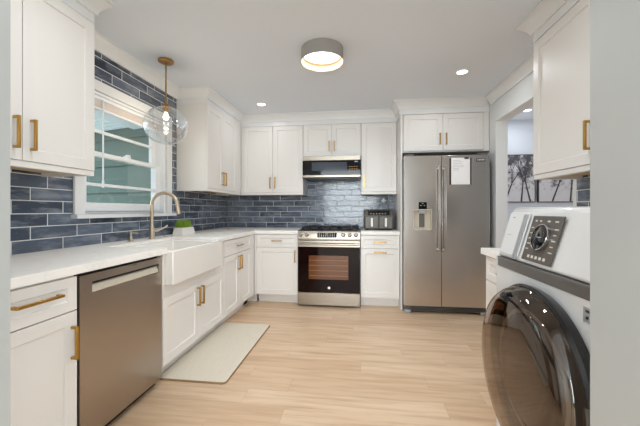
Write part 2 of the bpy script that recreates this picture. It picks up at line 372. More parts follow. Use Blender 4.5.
# raised blind
bl = thing('window_blind', 'white blind drawn all the way up at the top of the window, its wand hanging', 'blind', (-.03, -1.925, 2.0))
obj('headrail', B().box(WY0+.027, WY1-.027, -.048, -.012, 2.0, 2.028, LEFT), 'vinyl', bl, .004)
b = B()
for i in range(9): b.box(WY0+.03, WY1-.03, -.046, -.014, 1.945+.0058*i, 1.9492+.0058*i, LEFT)
obj('slat_stack', b, mat('blind_slat', (236, 226, 218), .5, bump=(40, .02)), bl)
obj('bottom_rail', B().box(WY0+.03, WY1-.03, -.047, -.013, 1.925, 1.943, LEFT), 'vinyl', bl, .003)
obj('wand', B().cyl((-.006, -2.245, 1.37), .0055, .635, seg=8).lathe([(0, 0), (.008, 0), (.008, .05), (0, .055)], (-.006, -2.245, 1.34), seg=8), 'vinyl', bl)
# outside: side yard and neighbour's house
struct('ground', B().box(-30, -.2, -20, 14, -.75, -.7), 'lawn', smooth=False)
hd = Vector((-.965, .262, 0)); hn = Vector((-.262, -.965, 0)); P0 = Vector((-1.84, .19, -.7)); HF = Fr(P0-hd*1.3, hd, hn)
house = thing('neighbouring_house', 'teal lap-sided house with pale eave seen through the kitchen window', 'house', P0+hd*4)
b = B(); zt = 3.19; z = 0.; ex = .43
while z < zt-.01:
    z1 = min(z+ex, zt); b.box(0, 9, -.03, 0, z, z1, HF)
    vs = [HF(0, 0, z1), HF(9, 0, z1), HF(9, .035, z), HF(0, .035, z)]; b.f(vs); b.f([HF(0, 0, z), HF(9, 0, z), HF(9, .035, z), HF(0, .035, z)]); z += ex
obj('siding', b, 'siding', house, smooth=False)
b = B().box(-.3, 9.3, -.1, .75, zt, zt+.03, HF)
for i in range(6): b.box(-.3, 9.3, .02+.12*i, .10+.12*i, zt-.012, zt, HF)
obj('soffit', b, 'soffit', house, smooth=False)
obj('fascia', B().box(-.35, 9.35, .75, .78, zt-.02, zt+.2, HF), 'soffit', house, smooth=False)
obj('roof', B().prism([(.85, zt+.18), (-3, zt+1.9), (-3, zt+1.8), (-.1, zt+.2), (.78, zt+.1)], 0, -.4, 9.4, HF), 'roofing', house, smooth=False)

# ------------------------------------------------------------------ cabinets
GH = 'brushed gold bar pull'
def pull(b, fr, a, z, n, L, vert=True, w=.012, out=.032):
    h = L/2
    if vert:
        b.box(a-w/2, a+w/2, n+out-w, n+out, z-h, z+h, fr)
        for s in (-1, 1): b.box(a-w/2, a+w/2, n, n+out-w/2, z+s*(h-w/2)-w/2, z+s*(h-w/2)+w/2, fr)
    else:
        b.box(a-h, a+h, n+out-w, n+out, z-w/2, z+w/2, fr)
        for s in (-1, 1): b.box(a+s*(h-w/2)-w/2, a+s*(h-w/2)+w/2, n, n+out-w/2, z-w/2, z+w/2, fr)
    return b
def fronts(root, fr, n, items):
    for kind, a0, a1, z0, z1, hd in items:
        rail = .058 if kind == 'door' else .045
        d = obj(kind, B().shaker(a0, a1, z0, z1, n-.02, fr, rail=min(rail, (z1-z0)*.3)), 'paint', root, .0015)
        if hd:
            o, a, z, L = hd
            obj('handle', pull(B(), fr, a, z, n, L, o == 'v'), 'gold', d, .0015, label=GH)
def base(label, fr, a0, a1, n, items, body=None, fill=(), wall=.002):
    c = thing('base_cabinet', label, 'cabinet', fr((a0+a1)/2, n/2, 0), 'white base cabinets with gold pulls')
    b0, b1 = body or (a0, a1)
    b = B().box(b0+.0005, b1-.0005, wall, n-.021, .11, .872, fr).box(b0+.0005, b1-.0005, wall, n-.095, .0005, .11, fr)
    obj('body', b, 'paint', c)
    for f0, f1 in fill: obj('filler', B().box(f0, f1, n-.021, n-.003, .11, .872, fr).box(f0, f1, n-.12, n-.095, .001, .11, fr), 'paint', c, .001)
    fronts(c, fr, n, items); return c
N = .63; SP = .706
base('white base cabinet beside the dishwasher, nearest the doorway, with one drawer over one door', LEFT, -3.695, -3.097, N,
     [('drawer', -3.478, -3.101, SP+.003, .862, ('h', -3.285, .797, .19)), ('door', -3.478, -3.101, .12, SP-.002, ('v', -3.128, .565, .15))], fill=[(-3.695, -3.482)])
base('white sink base cabinet with two doors below the farmhouse sink', LEFT, -2.462, -1.515, N,
     [('door', -2.458, -1.99, .12, .57, ('v', -2.02, .47, .15)), ('door', -1.987, -1.519, .12, .57, ('v', -1.957, .47, .15))])
bpy.data.objects.remove([o for o in bpy.data.objects if o.name.startswith('body')][-1])
sb = [o for o in bpy.data.objects if o.name.startswith('base_cabinet')][-1]
obj('body', B().box(-2.4615, -1.5155, .002, N-.021, .11, .57, LEFT).box(-2.4615, -1.5155, .002, N-.095, .0005, .11, LEFT).box(-2.4615, -1.5155, N-.04, N-.004, .57, .652, LEFT)
    .box(-2.4615, -2.4335, .002, N-.004, .65, .872, LEFT).box(-1.671, -1.5155, .15, N-.004, .65, .872, LEFT), 'paint', sb)
base('white base cabinet right of the sink with a drawer over two doors', LEFT, -1.512, -.636, N,
     [('drawer', -1.508, -.752, SP+.003, .862, ('h', -1.13, .787, .15)), ('door', -1.508, -1.132, .12, SP-.002, ('v', -1.162, .60, .15)), ('door', -1.128, -.752, .12, SP-.002, ('v', -1.098, .60, .15))], fill=[(-.748, -.636)])
base('white base cabinet left of the range with a drawer over a single door', BACK, .64, 1.186, N,
     [('drawer', .66, 1.182, SP+.003, .862, ('h', .92, .787, .13)), ('door', .66, 1.182, .12, SP-.002, ('v', 1.15, .60, .15))], body=(.002, 1.186), fill=[(.635, .657)])
base('narrow white base cabinet between the range and the fridge, pull horizontal on its door', BACK, 1.949, 2.409, N,
     [('drawer', 1.953, 2.405, SP+.003, .862, ('h', 2.18, .787, .15)), ('door', 1.953, 2.405, .12, SP-.002, ('h', 2.18, .662, .15))])
base('white base cabinet on the right between the washer and the opening', RIGHT, -2.80, -2.19, .63,
     [('drawer', -2.796, -2.194, SP+.003, .862, ('h', -2.495, .787, .15)), ('door', -2.796, -2.194, .12, SP-.002, ('v', -2.76, .60, .15))])
UB, DZ = 1.372, 1.404
def upper(label, fr, a0, a1, n, z0, z1, items, rail=True, body=None, under=True, fill=()):
    c = thing('wall_cabinet', label, 'cabinet', fr((a0+a1)/2, 0, z0), 'white wall cabinets with gold pulls')
    b0, b1 = body or (a0, a1)
    zb = z0+.03 if rail else z0
    b = B().box(b0+.0005, b1-.0005, .0015, n-.021, zb, z1+.004, fr)
    if rail: b.box(b0+.0005, b1-.0005, n-.045, n-.006, z0, zb, fr).box(b0+.0005, b0+.018, .0015, n-.045, z0, zb, fr).box(b1-.018, b1-.0005, .0015, n-.045, z0, zb, fr)
    obj('body', b, 'paint', c, .001)
    if rail: obj('underside_panel', B().box(b0+.02, b1-.02, .003, n-.047, zb-.006, zb-.0005, fr), 'maple', c, label='bare maple underside')
    for f0, f1 in fill: obj('filler', B().box(f0, f1, n-.021, n-.002, zb, z1+.004, fr), 'paint', c, .001)
    fronts(c, fr, n, items); return c
hz = 1.53
upper('white wall cabinet left of the window, nearest the doorway, with two doors', LEFT, -3.699, -2.701, .35, UB, UT,
      [('door', -3.51, -3.110, DZ, UT, ('v', -3.145, hz, .15)), ('door', -3.106, -2.704, DZ, UT, ('v', -3.07, hz, .15))], fill=[(-3.699, -3.514)])
upper('white wall cabinet right of the window, its blank side facing it', LEFT, -1.295, -.352, .35, UB, UT,
      [('door', -1.292, -.915, DZ, UT, ('v', -.948, hz, .15)), ('door', -.911, -.515, DZ, UT, ('v', -.878, hz, .15))], fill=[(-.511, -.352)])
upper('white wall cabinet on the back wall left of the microwave with two tall doors', BACK, .332, 1.198, .35, UB, UT,
      [('door', .378, .786, DZ, UT, ('v', .755, hz, .15)), ('door', .79, 1.195, DZ, UT, ('v', .822, hz, .15))], body=(.002, 1.198), fill=[(.353, .374)])
upper('short white wall cabinet with two small doors above the microwave', BACK, 1.2, 1.957, .35, 1.872, UT,
      [('door', 1.203, 1.577, 1.875, UT, ('v', 1.545, 2.0, .13)), ('door', 1.581, 1.954, 1.875, UT, ('v', 1.612, 2.0, .13))], rail=False)
upper('single-door white wall cabinet between the microwave and the fridge', BACK, 1.959, 2.409, .35, UB, UT,
      [('door', 1.963, 2.404, DZ, UT, ('v', 1.995, hz, .15))])
upper('wide white wall cabinet above the fridge with two doors', BACK, 2.434, 3.396, .66, 1.842, FZ,
      [('door', 2.448, 2.89, 1.858, FZ, ('v', 2.857, 1.99, .13)), ('door', 2.894, 3.336, 1.858, FZ, ('v', 2.927, 1.99, .13))], rail=False, fill=[(3.34, 3.395)])
upper('white wall cabinet on the right wall above the washer', RIGHT, -3.699, -2.132, .305, UB, UT,
      [('door', -2.695, -2.135, DZ, UT, ('v', -2.655, hz+.02, .15)), ('door', -3.26, -2.699, DZ, UT, ('v', -3.22, hz, .15))], fill=[(-3.699, -3.264)])
tag(obj('fridge_side_panel', B().box(2.412, 2.432, .0015, .68, .0005, FZ, BACK), 'paint', None, .001, org=(2.415, -.34, 0)), 'tall white end panel standing between the narrow base cabinet and the fridge', 'panel')

# ------------------------------------------------------------------ countertops
CT0, CT1 = .873, .914
def top(pts, label, org):
    o = obj('countertop', B().prism(pts, 2, CT0, CT1), 'quartz', None, .003, smooth=False, org=org)
    tag(o, label, 'countertop', 'white quartz countertops'); return o
top([(.001, -3.698), (.645, -3.698), (.645, -2.434), (.19, -2.434), (.19, -1.671), (.645, -1.671), (.645, -.645), (1.187, -.645), (1.187, -.001), (.001, -.001)],
    'white quartz countertop running under the window and round the corner to the range', (.3, -2, CT0))
top([(1.949, -.645), (2.41, -.645), (2.41, -.001), (1.949, -.001)], 'short white quartz countertop holding the air fryer between range and fridge', (2.18, -.3, CT0))
top([(2.745, -2.83), (3.39, -2.83), (3.39, -2.17), (2.745, -2.17)], 'white quartz countertop on the right beyond the washer', (3.07, -2.5, CT0))

# ------------------------------------------------------------------ sink, faucet, counter things
sink = thing('farmhouse_sink', 'white apron-front farmhouse sink below the window', 'sink', (.45, -2.074, .655))
sy0, sy1, sx0, sx1, sz = -2.43, -1.675, .194, .682, .893
b = B()
def rect(x0, x1, y0, y1, z): return [b.bm.verts.new(p) for p in ((x0, y0, z), (x1, y0, z), (x1, y1, z), (x0, y1, z))]
R = [rect(sx0, sx1, sy0, sy1, .656), rect(sx0, sx1, sy0, sy1, sz), rect(sx0+.02, sx1-.03, sy0+.022, sy1-.022, sz), rect(sx0+.035, sx1-.045, sy0+.037, sy1-.037, .675)]
b.bm.faces.new(R[0]); b.bm.faces.new(R[-1])
for p, q in zip(R, R[1:]):
    for i in range(4): b.bm.faces.new([p[i], p[(i+1) % 4], q[(i+1) % 4], q[i]])
obj('basin', b, 'porcelain', sink, .009)
obj('drain', B().lathe([(0, 0), (.045, 0), (.045, .004), (.03, .003), (0, .001)], (.43, -2.07, .6755)), 'chrome', sink)
fa = thing('kitchen_faucet', 'tall gooseneck pull-down faucet in brushed champagne bronze behind the sink', 'faucet', (.12, -1.86, CT1))
bx, by = .12, -1.86; dv = Vector((.205, .055, 0)); dl = dv.length; dv.normalize()
path = [(bx, by, CT1+.004), (bx, by, 1.0), (bx, by, 1.1), (bx, by, 1.215)]; r = dl/2
for i in range(1, 15):
    a = math.pi*i/15*1.06; p = Vector((bx, by, 1.215))+dv*(r-r*math.cos(a)); p.z = 1.215+r*.98*math.sin(a); path.append(p)
obj('base', B().lathe([(0, 0), (.027, 0), (.027, .006), (.021, .012), (.0195, .11), (0, .11)], (bx, by, CT1+.0005)), 'bronze', fa)
obj('spout', B().tube(path, .0148, 14), 'bronze', fa)
e = Vector(path[-1]); d = (Vector(path[-1])-Vector(path[-2])).normalized()
obj('spray_head', B().lathe([(0, 0), (.0155, 0), (.0165, .03), (.019, .085), (.0165, .092), (0, .092)], e-d*.004, d, 18), 'bronze', fa)
obj('lever_handle', B().tube([(bx+.014, by+.006, .985), (bx+.045, by+.02, .988), (bx+.055, by+.026, .993)], [.012, .012, .010]).tube([(bx+.05, by+.024, .99), (bx+.075, by+.05, 1.005), (bx+.1, by+.075, 1.03)], [.006, .0055, .007], 8), 'bronze', fa)
sd = thing('soap_dispenser', 'small champagne bronze soap pump set in the counter left of the faucet', 'soap dispenser', (.1, -2.09, CT1))
obj('base', B().lathe([(0, 0), (.021, 0), (.021, .006), (.013, .01), (.012, .04), (0, .04)], (.1, -2.09, CT1+.0005)), 'bronze', sd)
obj('pump', B().lathe([(0, .04), (.008, .04), (.008, .062), (.011, .064), (.011, .078), (0, .08)], (.1, -2.09, CT1+.0005)).tube([(.1, -2.09, CT1+.072), (.15, -2.085, CT1+.07), (.158, -2.084, CT1+.062)], .005, 8), 'bronze', sd)
tag(obj('air_switch', B().lathe([(0, 0), (.022, 0), (.022, .004), (.012, .006), (.012, .01), (0, .01)], (.1, -1.63, CT1+.0005)), 'bronze', None, org=(.1, -1.63, CT1)), 'small round bronze button set in the counter right of the faucet', 'button')
pl = thing('potted_grass', 'white rectangular planter of green grass on the counter right of the faucet', 'plant', (.13, -1.345, CT1))
b = B(); py0, py1 = -1.465, -1.215; R = []
for z, i in ((CT1+.001, .0), (CT1+.075, .02), (CT1+.075, .028), (CT1+.06, .028)):
    R.append([b.bm.verts.new(p) for p in ((.06+i*.5, py0+i, z), (.17-i*.5, py0+i, z), (.17-i*.5, py1-i, z), (.06+i*.5, py1-i, z))])
b.bm.faces.new(R[0]); b.bm.faces.new(R[-1])
for p, q in zip(R, R[1:]):
    for i in range(4): b.bm.faces.new([p[i], p[(i+1) % 4], q[(i+1) % 4], q[i]])
obj('planter', b, 'ceramic', pl, .003)
b = B()
for i in range(420):
    x = random.uniform(.08, .15); y = random.gauss(-1.36, .05); y = max(-1.43, min(-1.26, y)); a = random.uniform(0, 6.28); l = random.uniform(.05, .105); le = random.uniform(.0, .05); w = .0032
    p = Vector((x, y, CT1+.06)); s = Vector((math.cos(a), math.sin(a), 0)); q = Vector((-s.y, s.x, 0))*w
    m_ = p+s*le*.4+Vector((0, 0, l*.6)); tp = p+s*le+Vector((0, 0, l))
    b.f([p-q, p+q, m_+q*.8, m_-q*.8]); b.f([m_-q*.8, m_+q*.8, tp])
obj('soil', B().box(.09, .14, -1.42, -1.26, CT1+.0605, CT1+.064), 'soil', pl)
obj('foliage', b, 'grass', pl, smooth=False)

# ------------------------------------------------------------------ dishwasher
dw = thing('dishwasher', 'stainless steel dishwasher between the sink cabinet and the near base cabinet', 'dishwasher', (.3, -2.778, 0))
d0, d1 = -3.088, -2.468
obj('tub', B().box(d0, d1, .01, .585, .10, .868, LEFT), 'black', dw)
pk0, pk1, pz0, pz1 = d0+.075, d1-.03, .762, .836
b = B().box(d0+.006, pk0, .59, .625, .055, .856, LEFT).box(pk1, d1-.002, .59, .625, .055, .856, LEFT).box(pk0, pk1, .59, .625, .055, pz0, LEFT).box(pk0, pk1, .59, .625, pz1-.02, .856, LEFT).box(pk0, pk1, .585, .592, pz0, pz1, LEFT)
dd = obj('door', b, 'dwsteel', dw)
obj('pocket_handle', B().prism([(.5925, pz0+.001), (.624, pz0+.001), (.612, pz0+.035), (.5925, pz0+.05)], 0, pk0+.001, pk1-.001, LEFT), M['grey_plastic'], dd, .002, label='pale recessed pocket handle')
b = B(); x = -2.76
for w, g in ((.006, .012), (.004, .004), (.006, .003), (.006, .003), (.005, .003), (.006, .003)):
    b.box(x, x+w, .6245, .6256, .8455, .8515, LEFT); x += w+g
obj('logo', b, 'band', dd, smooth=False, label='tiny dark maker mark')
b = B()
for i in range(9): b.box(-2.84+.022*i, -2.832+.022*i, .6005, .6235, pz0+.0495-.03*0, pz0+.0505, LEFT)
b.bm.free()
obj('handle_recess', B().box(pk0+.001, pk1-.001, .5925, .618, pz1-.032, pz1-.0205, LEFT), 'black', dd, label='dark slot above the pocket handle')
obj('toe_kick', B().box(d0, d1, .05, .575, .001, .050, LEFT), 'black', dw)

# ------------------------------------------------------------------ range
rg = thing('gas_range', 'stainless steel slide-in gas range with black glass oven door', 'range', (1.574, -.34, 0))
r0, r1 = 1.188, 1.945
obj('body', B().box(r0+.004, r1-.004, .002, .62, .03, .905, BACK), 'steel_warm', rg)
obj('cooktop', B().box(r0-.002, r1+.002, .002, .635, .905, .922, BACK), 'black', rg, .004)
obj('control_panel', B().prism([(.62, .805), (.672, .805), (.676, .83), (.655, .912), (.62, .918)], 0, r0, r1, BACK), 'steel_warm', rg, .003)
PF = Fr((r0, -.676, .83), (1, 0, 0), Vector((0, -.085, .021)).normalized(), Vector((0, .021, .082)).normalized())
for a in (.045, .118, .555, .632, .706):
    k = obj('knob', B().lathe([(0, .001), (.027, .001), (.027, .008), (.021, .01), (.019, .03), (.016, .034), (0, .034)], PF(a, 0, .038), PF.y, 22), 'steel_warm', rg)
    obj('pointer', B().box(a-.002, a+.002, .034, .0355, .038, .055, PF), 'band', k)
dp = obj('display', B().box(.243, .478, .0005, .004, .006, .066, PF), 'blackglass', rg, .001)
b = B()
for i in range(8):
    for j in range(3): b.box(.262+.026*i, .274+.026*i, .0042, .0048, .014+.017*j, .02+.017*j, PF)
obj('icons', b, 'icon', dp, smooth=False)
obj('clock', B().box(.34, .375, .0044, .0052, .046, .058, PF), 'led', dp, smooth=False)
dr = obj('oven_door', B().box(r0+.004, r1-.004, .622, .672, .178, .800, BACK), 'steel_warm', rg, .003)
obj('door_glass', B().box(r0+.006, r1-.006, .6722, .680,   .180, .725, BACK), 'ovenglass', dr, .002)
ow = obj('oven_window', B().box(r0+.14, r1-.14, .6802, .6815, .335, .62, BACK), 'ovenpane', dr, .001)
for i in range(4): obj('reflection_bar', B().box(r0+.145, r1-.145, .6816, .6826, .374+.062*i, .382+.062*i, BACK), 'reflection_stripe', ow, smooth=False)  # thin bars painting a warm striped reflection across the pane
b = B().tube([BACK(r0+.02, .722, .762), BACK(r1-.02, .722, .762)], .013, 16)
for a in (r0+.05, r1-.05): b.box(a-.012, a+.012, .671, .722, .752, .772, BACK)
obj('handle', b, 'steel_warm', dr)
obj('logo', B().cyl(BACK(1.574, .6802, .235), .016, .003, (0, -1, 0), 24), 'chrome', dr, label='small round silver maker badge')
obj('storage_drawer', B().box(r0+.004, r1-.004, .622, .680, .022, .172, BACK), 'steel_warm', rg, .003)
for a in (r0+.05, r1-.05): obj('foot', B().cyl(BACK(a, .58, .0005), .02, .03), 'black', rg)
for i in range(3):
    g0 = r0+.03+i*.242; g1 = g0+.222; b = B()
    for yy in (.06, .30, .32, .56): b.box(g0, g1, yy, yy+.014, .936, .95, BACK)
    for xx in (g0, (g0+g1)/2-.007, g1-.014): b.box(xx, xx+.014, .06, .574, .937, .951, BACK)
    for xx in (g0, g1-.014):
        for yy in (.06, .56): b.box(xx, xx+.014, yy, yy+.014, .9225, .94, BACK)
    obj('grate', b, 'rubber', rg)
    for yy in (.18, .44): obj('burner', B().lathe([(0, 0), (.05, 0), (.05, .006), (.035, .008), (.035, .013), (0, .014)], BACK((g0+g1)/2, yy, .9222), seg=20), 'rubber', rg)

# ------------------------------------------------------------------ microwave
mw = thing('microwave', 'low-profile stainless steel microwave hung over the range', 'microwave', (1.578, -.2, 1.573))
m0, m1 = 1.206, 1.95
obj('body', B().box(m0, m1, .012, .385, 1.588, 1.866, BACK), 'steel_warm', mw)
obj('top_grille', B().box(m0, m1, .386, .42, 1.808, 1.866, BACK), 'steel_warm', mw, .002)
md = obj('door', B().box(m0, m1, .386, .425, 1.621, 1.804, BACK), 'blackglass', mw, .002)
obj('window', B().box(m0+.12, m1-.17, .4252, .4265, 1.672, 1.782, BACK), mat('smoky_grey_glass', (70, 76, 86), .08, bump=(3, .01)), md, .001)
M['amber'] = mat('amber_print', (190, 140, 96), .6, bump=(50, .01))
for i in range(4):
    for j in range(3): obj('key', B().box(m1-.145+.03*i, m1-.128+.03*i, .4252, .4258, 1.658+.03*j, 1.665+.03*j, BACK), 'amber', md, smooth=False)
obj('clock', B().box(m1-.075, m1-.035, .4252, .4262, 1.778, 1.792, BACK), 'led', md, smooth=False)
obj('handle', B().box(m0, m1,   .386, .44, 1.587, 1.617, BACK), 'steel_warm', mw, .004)
obj('vent', B().box(m0+.03, m1-.03, .03, .37, 1.574, 1.5875, BACK), 'black', mw)

# ------------------------------------------------------------------ fridge
fg = thing('refrigerator', 'stainless steel side-by-side refrigerator with water dispenser', 'refrigerator', (2.889, -.4, 0))
f0, f1 = 2.436, 3.346; fs = 2.84
obj('cabinet', B().box(f0+.004, f1-.004, .03, .735, .035, 1.765, BACK), 'band', fg, .003)
n0, n1 = .742, .80
q0, q1, qz0, qz1 = 2.532, 2.738, .945, 1.175
b = B().box(f0, q0, n0, n1, .095, 1.775, BACK).box(q1, fs-.003, n0, n1, .095, 1.775, BACK).box(q0, q1, n0, n1, .095, qz0, BACK).box(q0, q1, n0, n1, qz1, 1.775, BACK).box(q0, q1, n0, n0+.006, qz0, qz1, BACK)
fd = obj('freezer_door', b, 'steel', fg)
dsp = obj('dispenser', B().box(q0+.001, q0+.008, n0+.007, n1+.003, qz0, qz1, BACK).box(q1-.008, q1-.001, n0+.007, n1+.003, qz0, qz1, BACK).box(q0+.008, q1-.008, n0+.007, n1+.008, qz0, qz0+.012, BACK).box(q0+.008, q1-.008, n0+.007, n1+.003, qz1-.01, qz1, BACK).box(q0+.008, q1-.008, n0+.0065, n0+.012, qz0+.012, qz1-.01, BACK), M['grey_plastic'], fd, .001, label='warm grey dispenser recess')
obj('paddle', B().box(2.605, 2.665, n0+.013, n0+.022, qz0+.03, qz1-.05, BACK), M['band'], dsp, .003)
obj('nozzle', B().box(2.595, 2.675, n0+.013, n1-.012, qz1-.045, qz1-.011, BACK), M['silver'], dsp, .004)
ds = obj('dispenser_display', B().box(2.592, 2.682, n1+.0005, n1+.006, qz1+.004, qz1+.082, BACK), 'blackglass', fd, .002)
obj('icons', B().box(2.61, 2.622, n1+.0062, n1+.0066, 1.215, 1.222, BACK).box(2.65, 2.662, n1+.0062, n1+.0066, 1.215, 1.222, BACK).box(2.63, 2.644, n1+.0062, n1+.0066, 1.238, 1.243, BACK), 'icon', ds, smooth=False)
rd = obj('fridge_door', B().box(fs+.003, f1, n0, n1, .095, 1.775, BACK), 'steel', fg, .004)
for dr_, a in ((fd, fs-.03), (rd, fs+.03)):
    b = B().box(a-.011, a+.011, n1+.035, n1+.055, .70, 1.66, BACK)
    for z in (.72, 1.62): b.box(a-.009, a+.009, n1, n1+.04, z-.0, z+.022, BACK)
    obj('handle', b, 'steel_dull', dr_, .006)
lg = obj('badge', B().box(3.205, 3.30, n1+.0005, n1+.003, 1.70, 1.735, BACK), M['tree_ink'], rd, .001, label='small dark badge with pale lettering')
b = B()
for i in range(5): b.box(3.216+.0155*i, 3.226+.0155*i, n1+.0032, n1+.0036, 1.711, 1.725, BACK)
obj('lettering', b, 'icon', lg, smooth=False)
obj('top_strip', B().box(3.175, f1-.004, n1+.0003, n1+.0012, 1.632, 1.642, BACK), M['chrome'], rd, smooth=False)
obj('toe_grille', B().box(f0+.05, f1-.03, .65, .745, .025, .085, BACK), 'band', fg, .003)
b = B()
for i in range(3): b.box(f0+.08, f1-.06, .7455, .749, .036+.015*i, .042+.015*i, BACK)
obj('grille_slots', b, 'black', fg, smooth=False)
for a in (f0+.045, f1-.045): obj('foot', B().box(a-.035, a+.035, .66, .76, .0008, .034, BACK), 'silver', fg, .006)
for a in (f0+.06, f1-.06): obj('hinge_cover', B().box(a-.05, a+.05, .66, .79, 1.7755, 1.795, BACK), 'band', fg, .004)
nt = thing('paper_note', 'white sheet of paper in a dark holder stuck on the right fridge door', 'paper', (3.04, -.805, 1.45))
obj('holder', B().box(2.925, 3.155, n1+.0005, n1+.004, 1.448, 1.742, BACK), 'darkedge', nt)
sh = obj('sheet', B().box(2.942, 3.138, n1+.0045, n1+.0065, 1.45, 1.745, BACK), 'paper', nt)
b = B(); random.seed(3)
for i in range(7): b.box(2.96, 2.96+random.uniform(.06, .15), n1+.0066, n1+.0069, 1.715-.018*i, 1.718-.018*i, BACK)
obj('printed_lines', b, 'greyprint', sh, smooth=False)
obj('clip', B().box(3.08, 3.125, n1+.0066, n1+.012, 1.73, 1.748, BACK), 'black', nt, .002)

# ------------------------------------------------------------------ air fryer and plug
af = thing('air_fryer', 'dark grey two-basket air fryer on the counter between range and fridge', 'air fryer', (2.18, -.3, CT1))
a0, a1 = 1.995, 2.365
obj('body', B().prism([(.12, CT1+.012), (.40, CT1+.012), (.40, CT1+.185), (.36, CT1+.245), (.33, CT1+.262), (.14, CT1+.262), (.12, CT1+.24)], 0, a0, a1, BACK), 'airfryer', af, .012)
for s in (0, 1):
    c0 = a0+.012+s*.176; k = obj('basket', B().box(c0, c0+.17, .4005, .416, CT1+.02, CT1+.178, BACK), 'airfryer', af, .008)
    cc = a0+.096+.174*s
    obj('handle', B().box(cc-.013, cc+.013, .4165, .455, CT1+.045, CT1+.155, BACK), 'ceramic', k, .006, label='pale upright basket handle')
cp = obj('control_panel', B().f([BACK(a0+.05, .4005, CT1+.191), BACK(a1-.05, .4005, CT1+.191), BACK(a1-.05, .3645, CT1+.247), BACK(a0+.05, .3645, CT1+.247)]), 'blackglass', af, smooth=False)
mod = cp.modifiers.new('thick', 'SOLIDIFY'); mod.thickness = .003; mod.offset = 1
for i in range(6): obj('icon', B().box(a0+.08+.036*i, a0+.092+.036*i, .3985, .4, CT1+.203, CT1+.211, BACK), 'icon', cp, smooth=False)
for a in (a0+.04, a1-.04): 
    for n in (.15, .37): obj('foot', B().cyl(BACK(a, n, CT1+.0005), .014, .012, seg=14), 'black', af)
pg = thing('power_plug', 'small white plug in the tiled back wall above the air fryer', 'plug', (2.27, 0, 1.29))
d_ = .034; pz = 1.30; pa = 2.27
obj('plug_body', B().prism([(pa-d_, pz), (pa, pz-d_), (pa+d_, pz), (pa, pz+d_)], 1, .0005, .03, BACK), 'paper', pg, .003)
obj('cord', B().tube([BACK(pa+.01, .015, pz-.02), BACK(pa+.04, .02, pz-.05), BACK(pa+.075, .02, pz-.10), BACK(pa+.085, .03, pz-.2), BACK(pa+.08, .05, pz-.33), BACK(pa+.06, .1, CT1+.006)], .004, 8), 'band', pg, label='thin grey cord')

# ------------------------------------------------------------------ rug
b = B()
def rr(x0, x1, y0, y1, r, n=6):
    P = []
    for cx, cy, a in ((x1-r, y1-r, 0), (x0+r, y1-r, 90), (x0+r, y0+r, 180), (x1-r, y0+r, 270)):
        for i in range(n+1): P.append((cx+r*math.cos(math.radians(a+90*i/n)), cy+r*math.sin(math.radians(a+90*i/n))))
    return P
rug = thing('kitchen_rug', 'cream woven rug runner lying on the floor in front of the sink', 'rug', (.8, -1.87, 0))
obj('binding', B().prism(rr(.545, 1.043, -2.408, -1.335, .03), 2, .0008, .009), 'rugedge', rug, .002, label='thin tan bound edge')
obj('pile', B().prism(rr(.549, 1.037, -2.400, -1.340, .027), 2, .009, .0125), 'rug', rug, .001)

# ------------------------------------------------------------------ washer-dryer combo on the right
ws = thing('washing_machine', 'tall white front-loading washing machine with big dark round glass door', 'washing machine', (2.97, -3.205, 0))
w0, w1, wx = -3.562, -2.848, 2.565
bev = .018
DF = Fr((2.566, 0, .957), (0, -1, 0), Vector((-.223, 0, .064)).normalized(), Vector((.064, 0, .223)).normalized())
dc = Vector((wx, -3.205, .588)); DRo = .312
# front: a plate with the round drum opening; then the cabinet shell
b = B()
b.prism([(3.37, .012), (3.37, 1.18), (2.66, 1.18), (2.635, 1.172), (2.569, .957), (2.600, .957), (2.600, .012)], 1, w0, w1)
body = obj('cabinet', b, 'enamel', ws, .014)
def plate():
    b = B(); seg = 64; ys, zs = (w0+.002, w1-.002), (.03, .955); inn, inn2, out, out2 = [], [], [], []
    for i in range(seg):
        a = 2*math.pi*i/seg; c, s = math.cos(a), math.sin(a); inn.append((dc.y+.27*c, dc.z+.27*s))
        tmax = min(((ys[1]-dc.y)/c if c > 1e-6 else (ys[0]-dc.y)/c if c < -1e-6 else 9), ((zs[1]-dc.z)/s if s > 1e-6 else (zs[0]-dc.z)/s if s < -1e-6 else 9)); out.append((dc.y+tmax*c, dc.z+tmax*s))
    for Y in ys:
        for Z in zs:
            k = min(range(seg), key=lambda i: (out[i][0]-Y)**2+(out[i][1]-Z)**2); out[k] = (Y, Z)
    V = [[b.bm.verts.new((x, p[0], p[1])) for p in ring] for x, ring in ((wx, inn), (wx, out), (2.5995, out), (2.5995, inn))]
    for p, q in zip(V, V[1:]):
        for i in range(seg): b.bm.faces.new([p[i], p[(i+1) % seg], q[(i+1) % seg], q[i]])
    for i in range(seg): b.bm.faces.new([V[3][i], V[3][(i+1) % seg], V[0][(i+1) % seg], V[0][i]])
    return b
obj('front_panel', plate(), 'enamel', ws)
obj('trim_band', B().prism([(2.60, w0-.002), (2.575, w0-.002), (2.560, w0+.02), (2.560, w1-.03), (2.567, w1-.008), (2.585, w1+.002), (2.66, w1+.002), (2.66, w1-.004), (2.60, w1-.004)], 2, .915, .956), 'band', ws, .002, label='dark grey band')
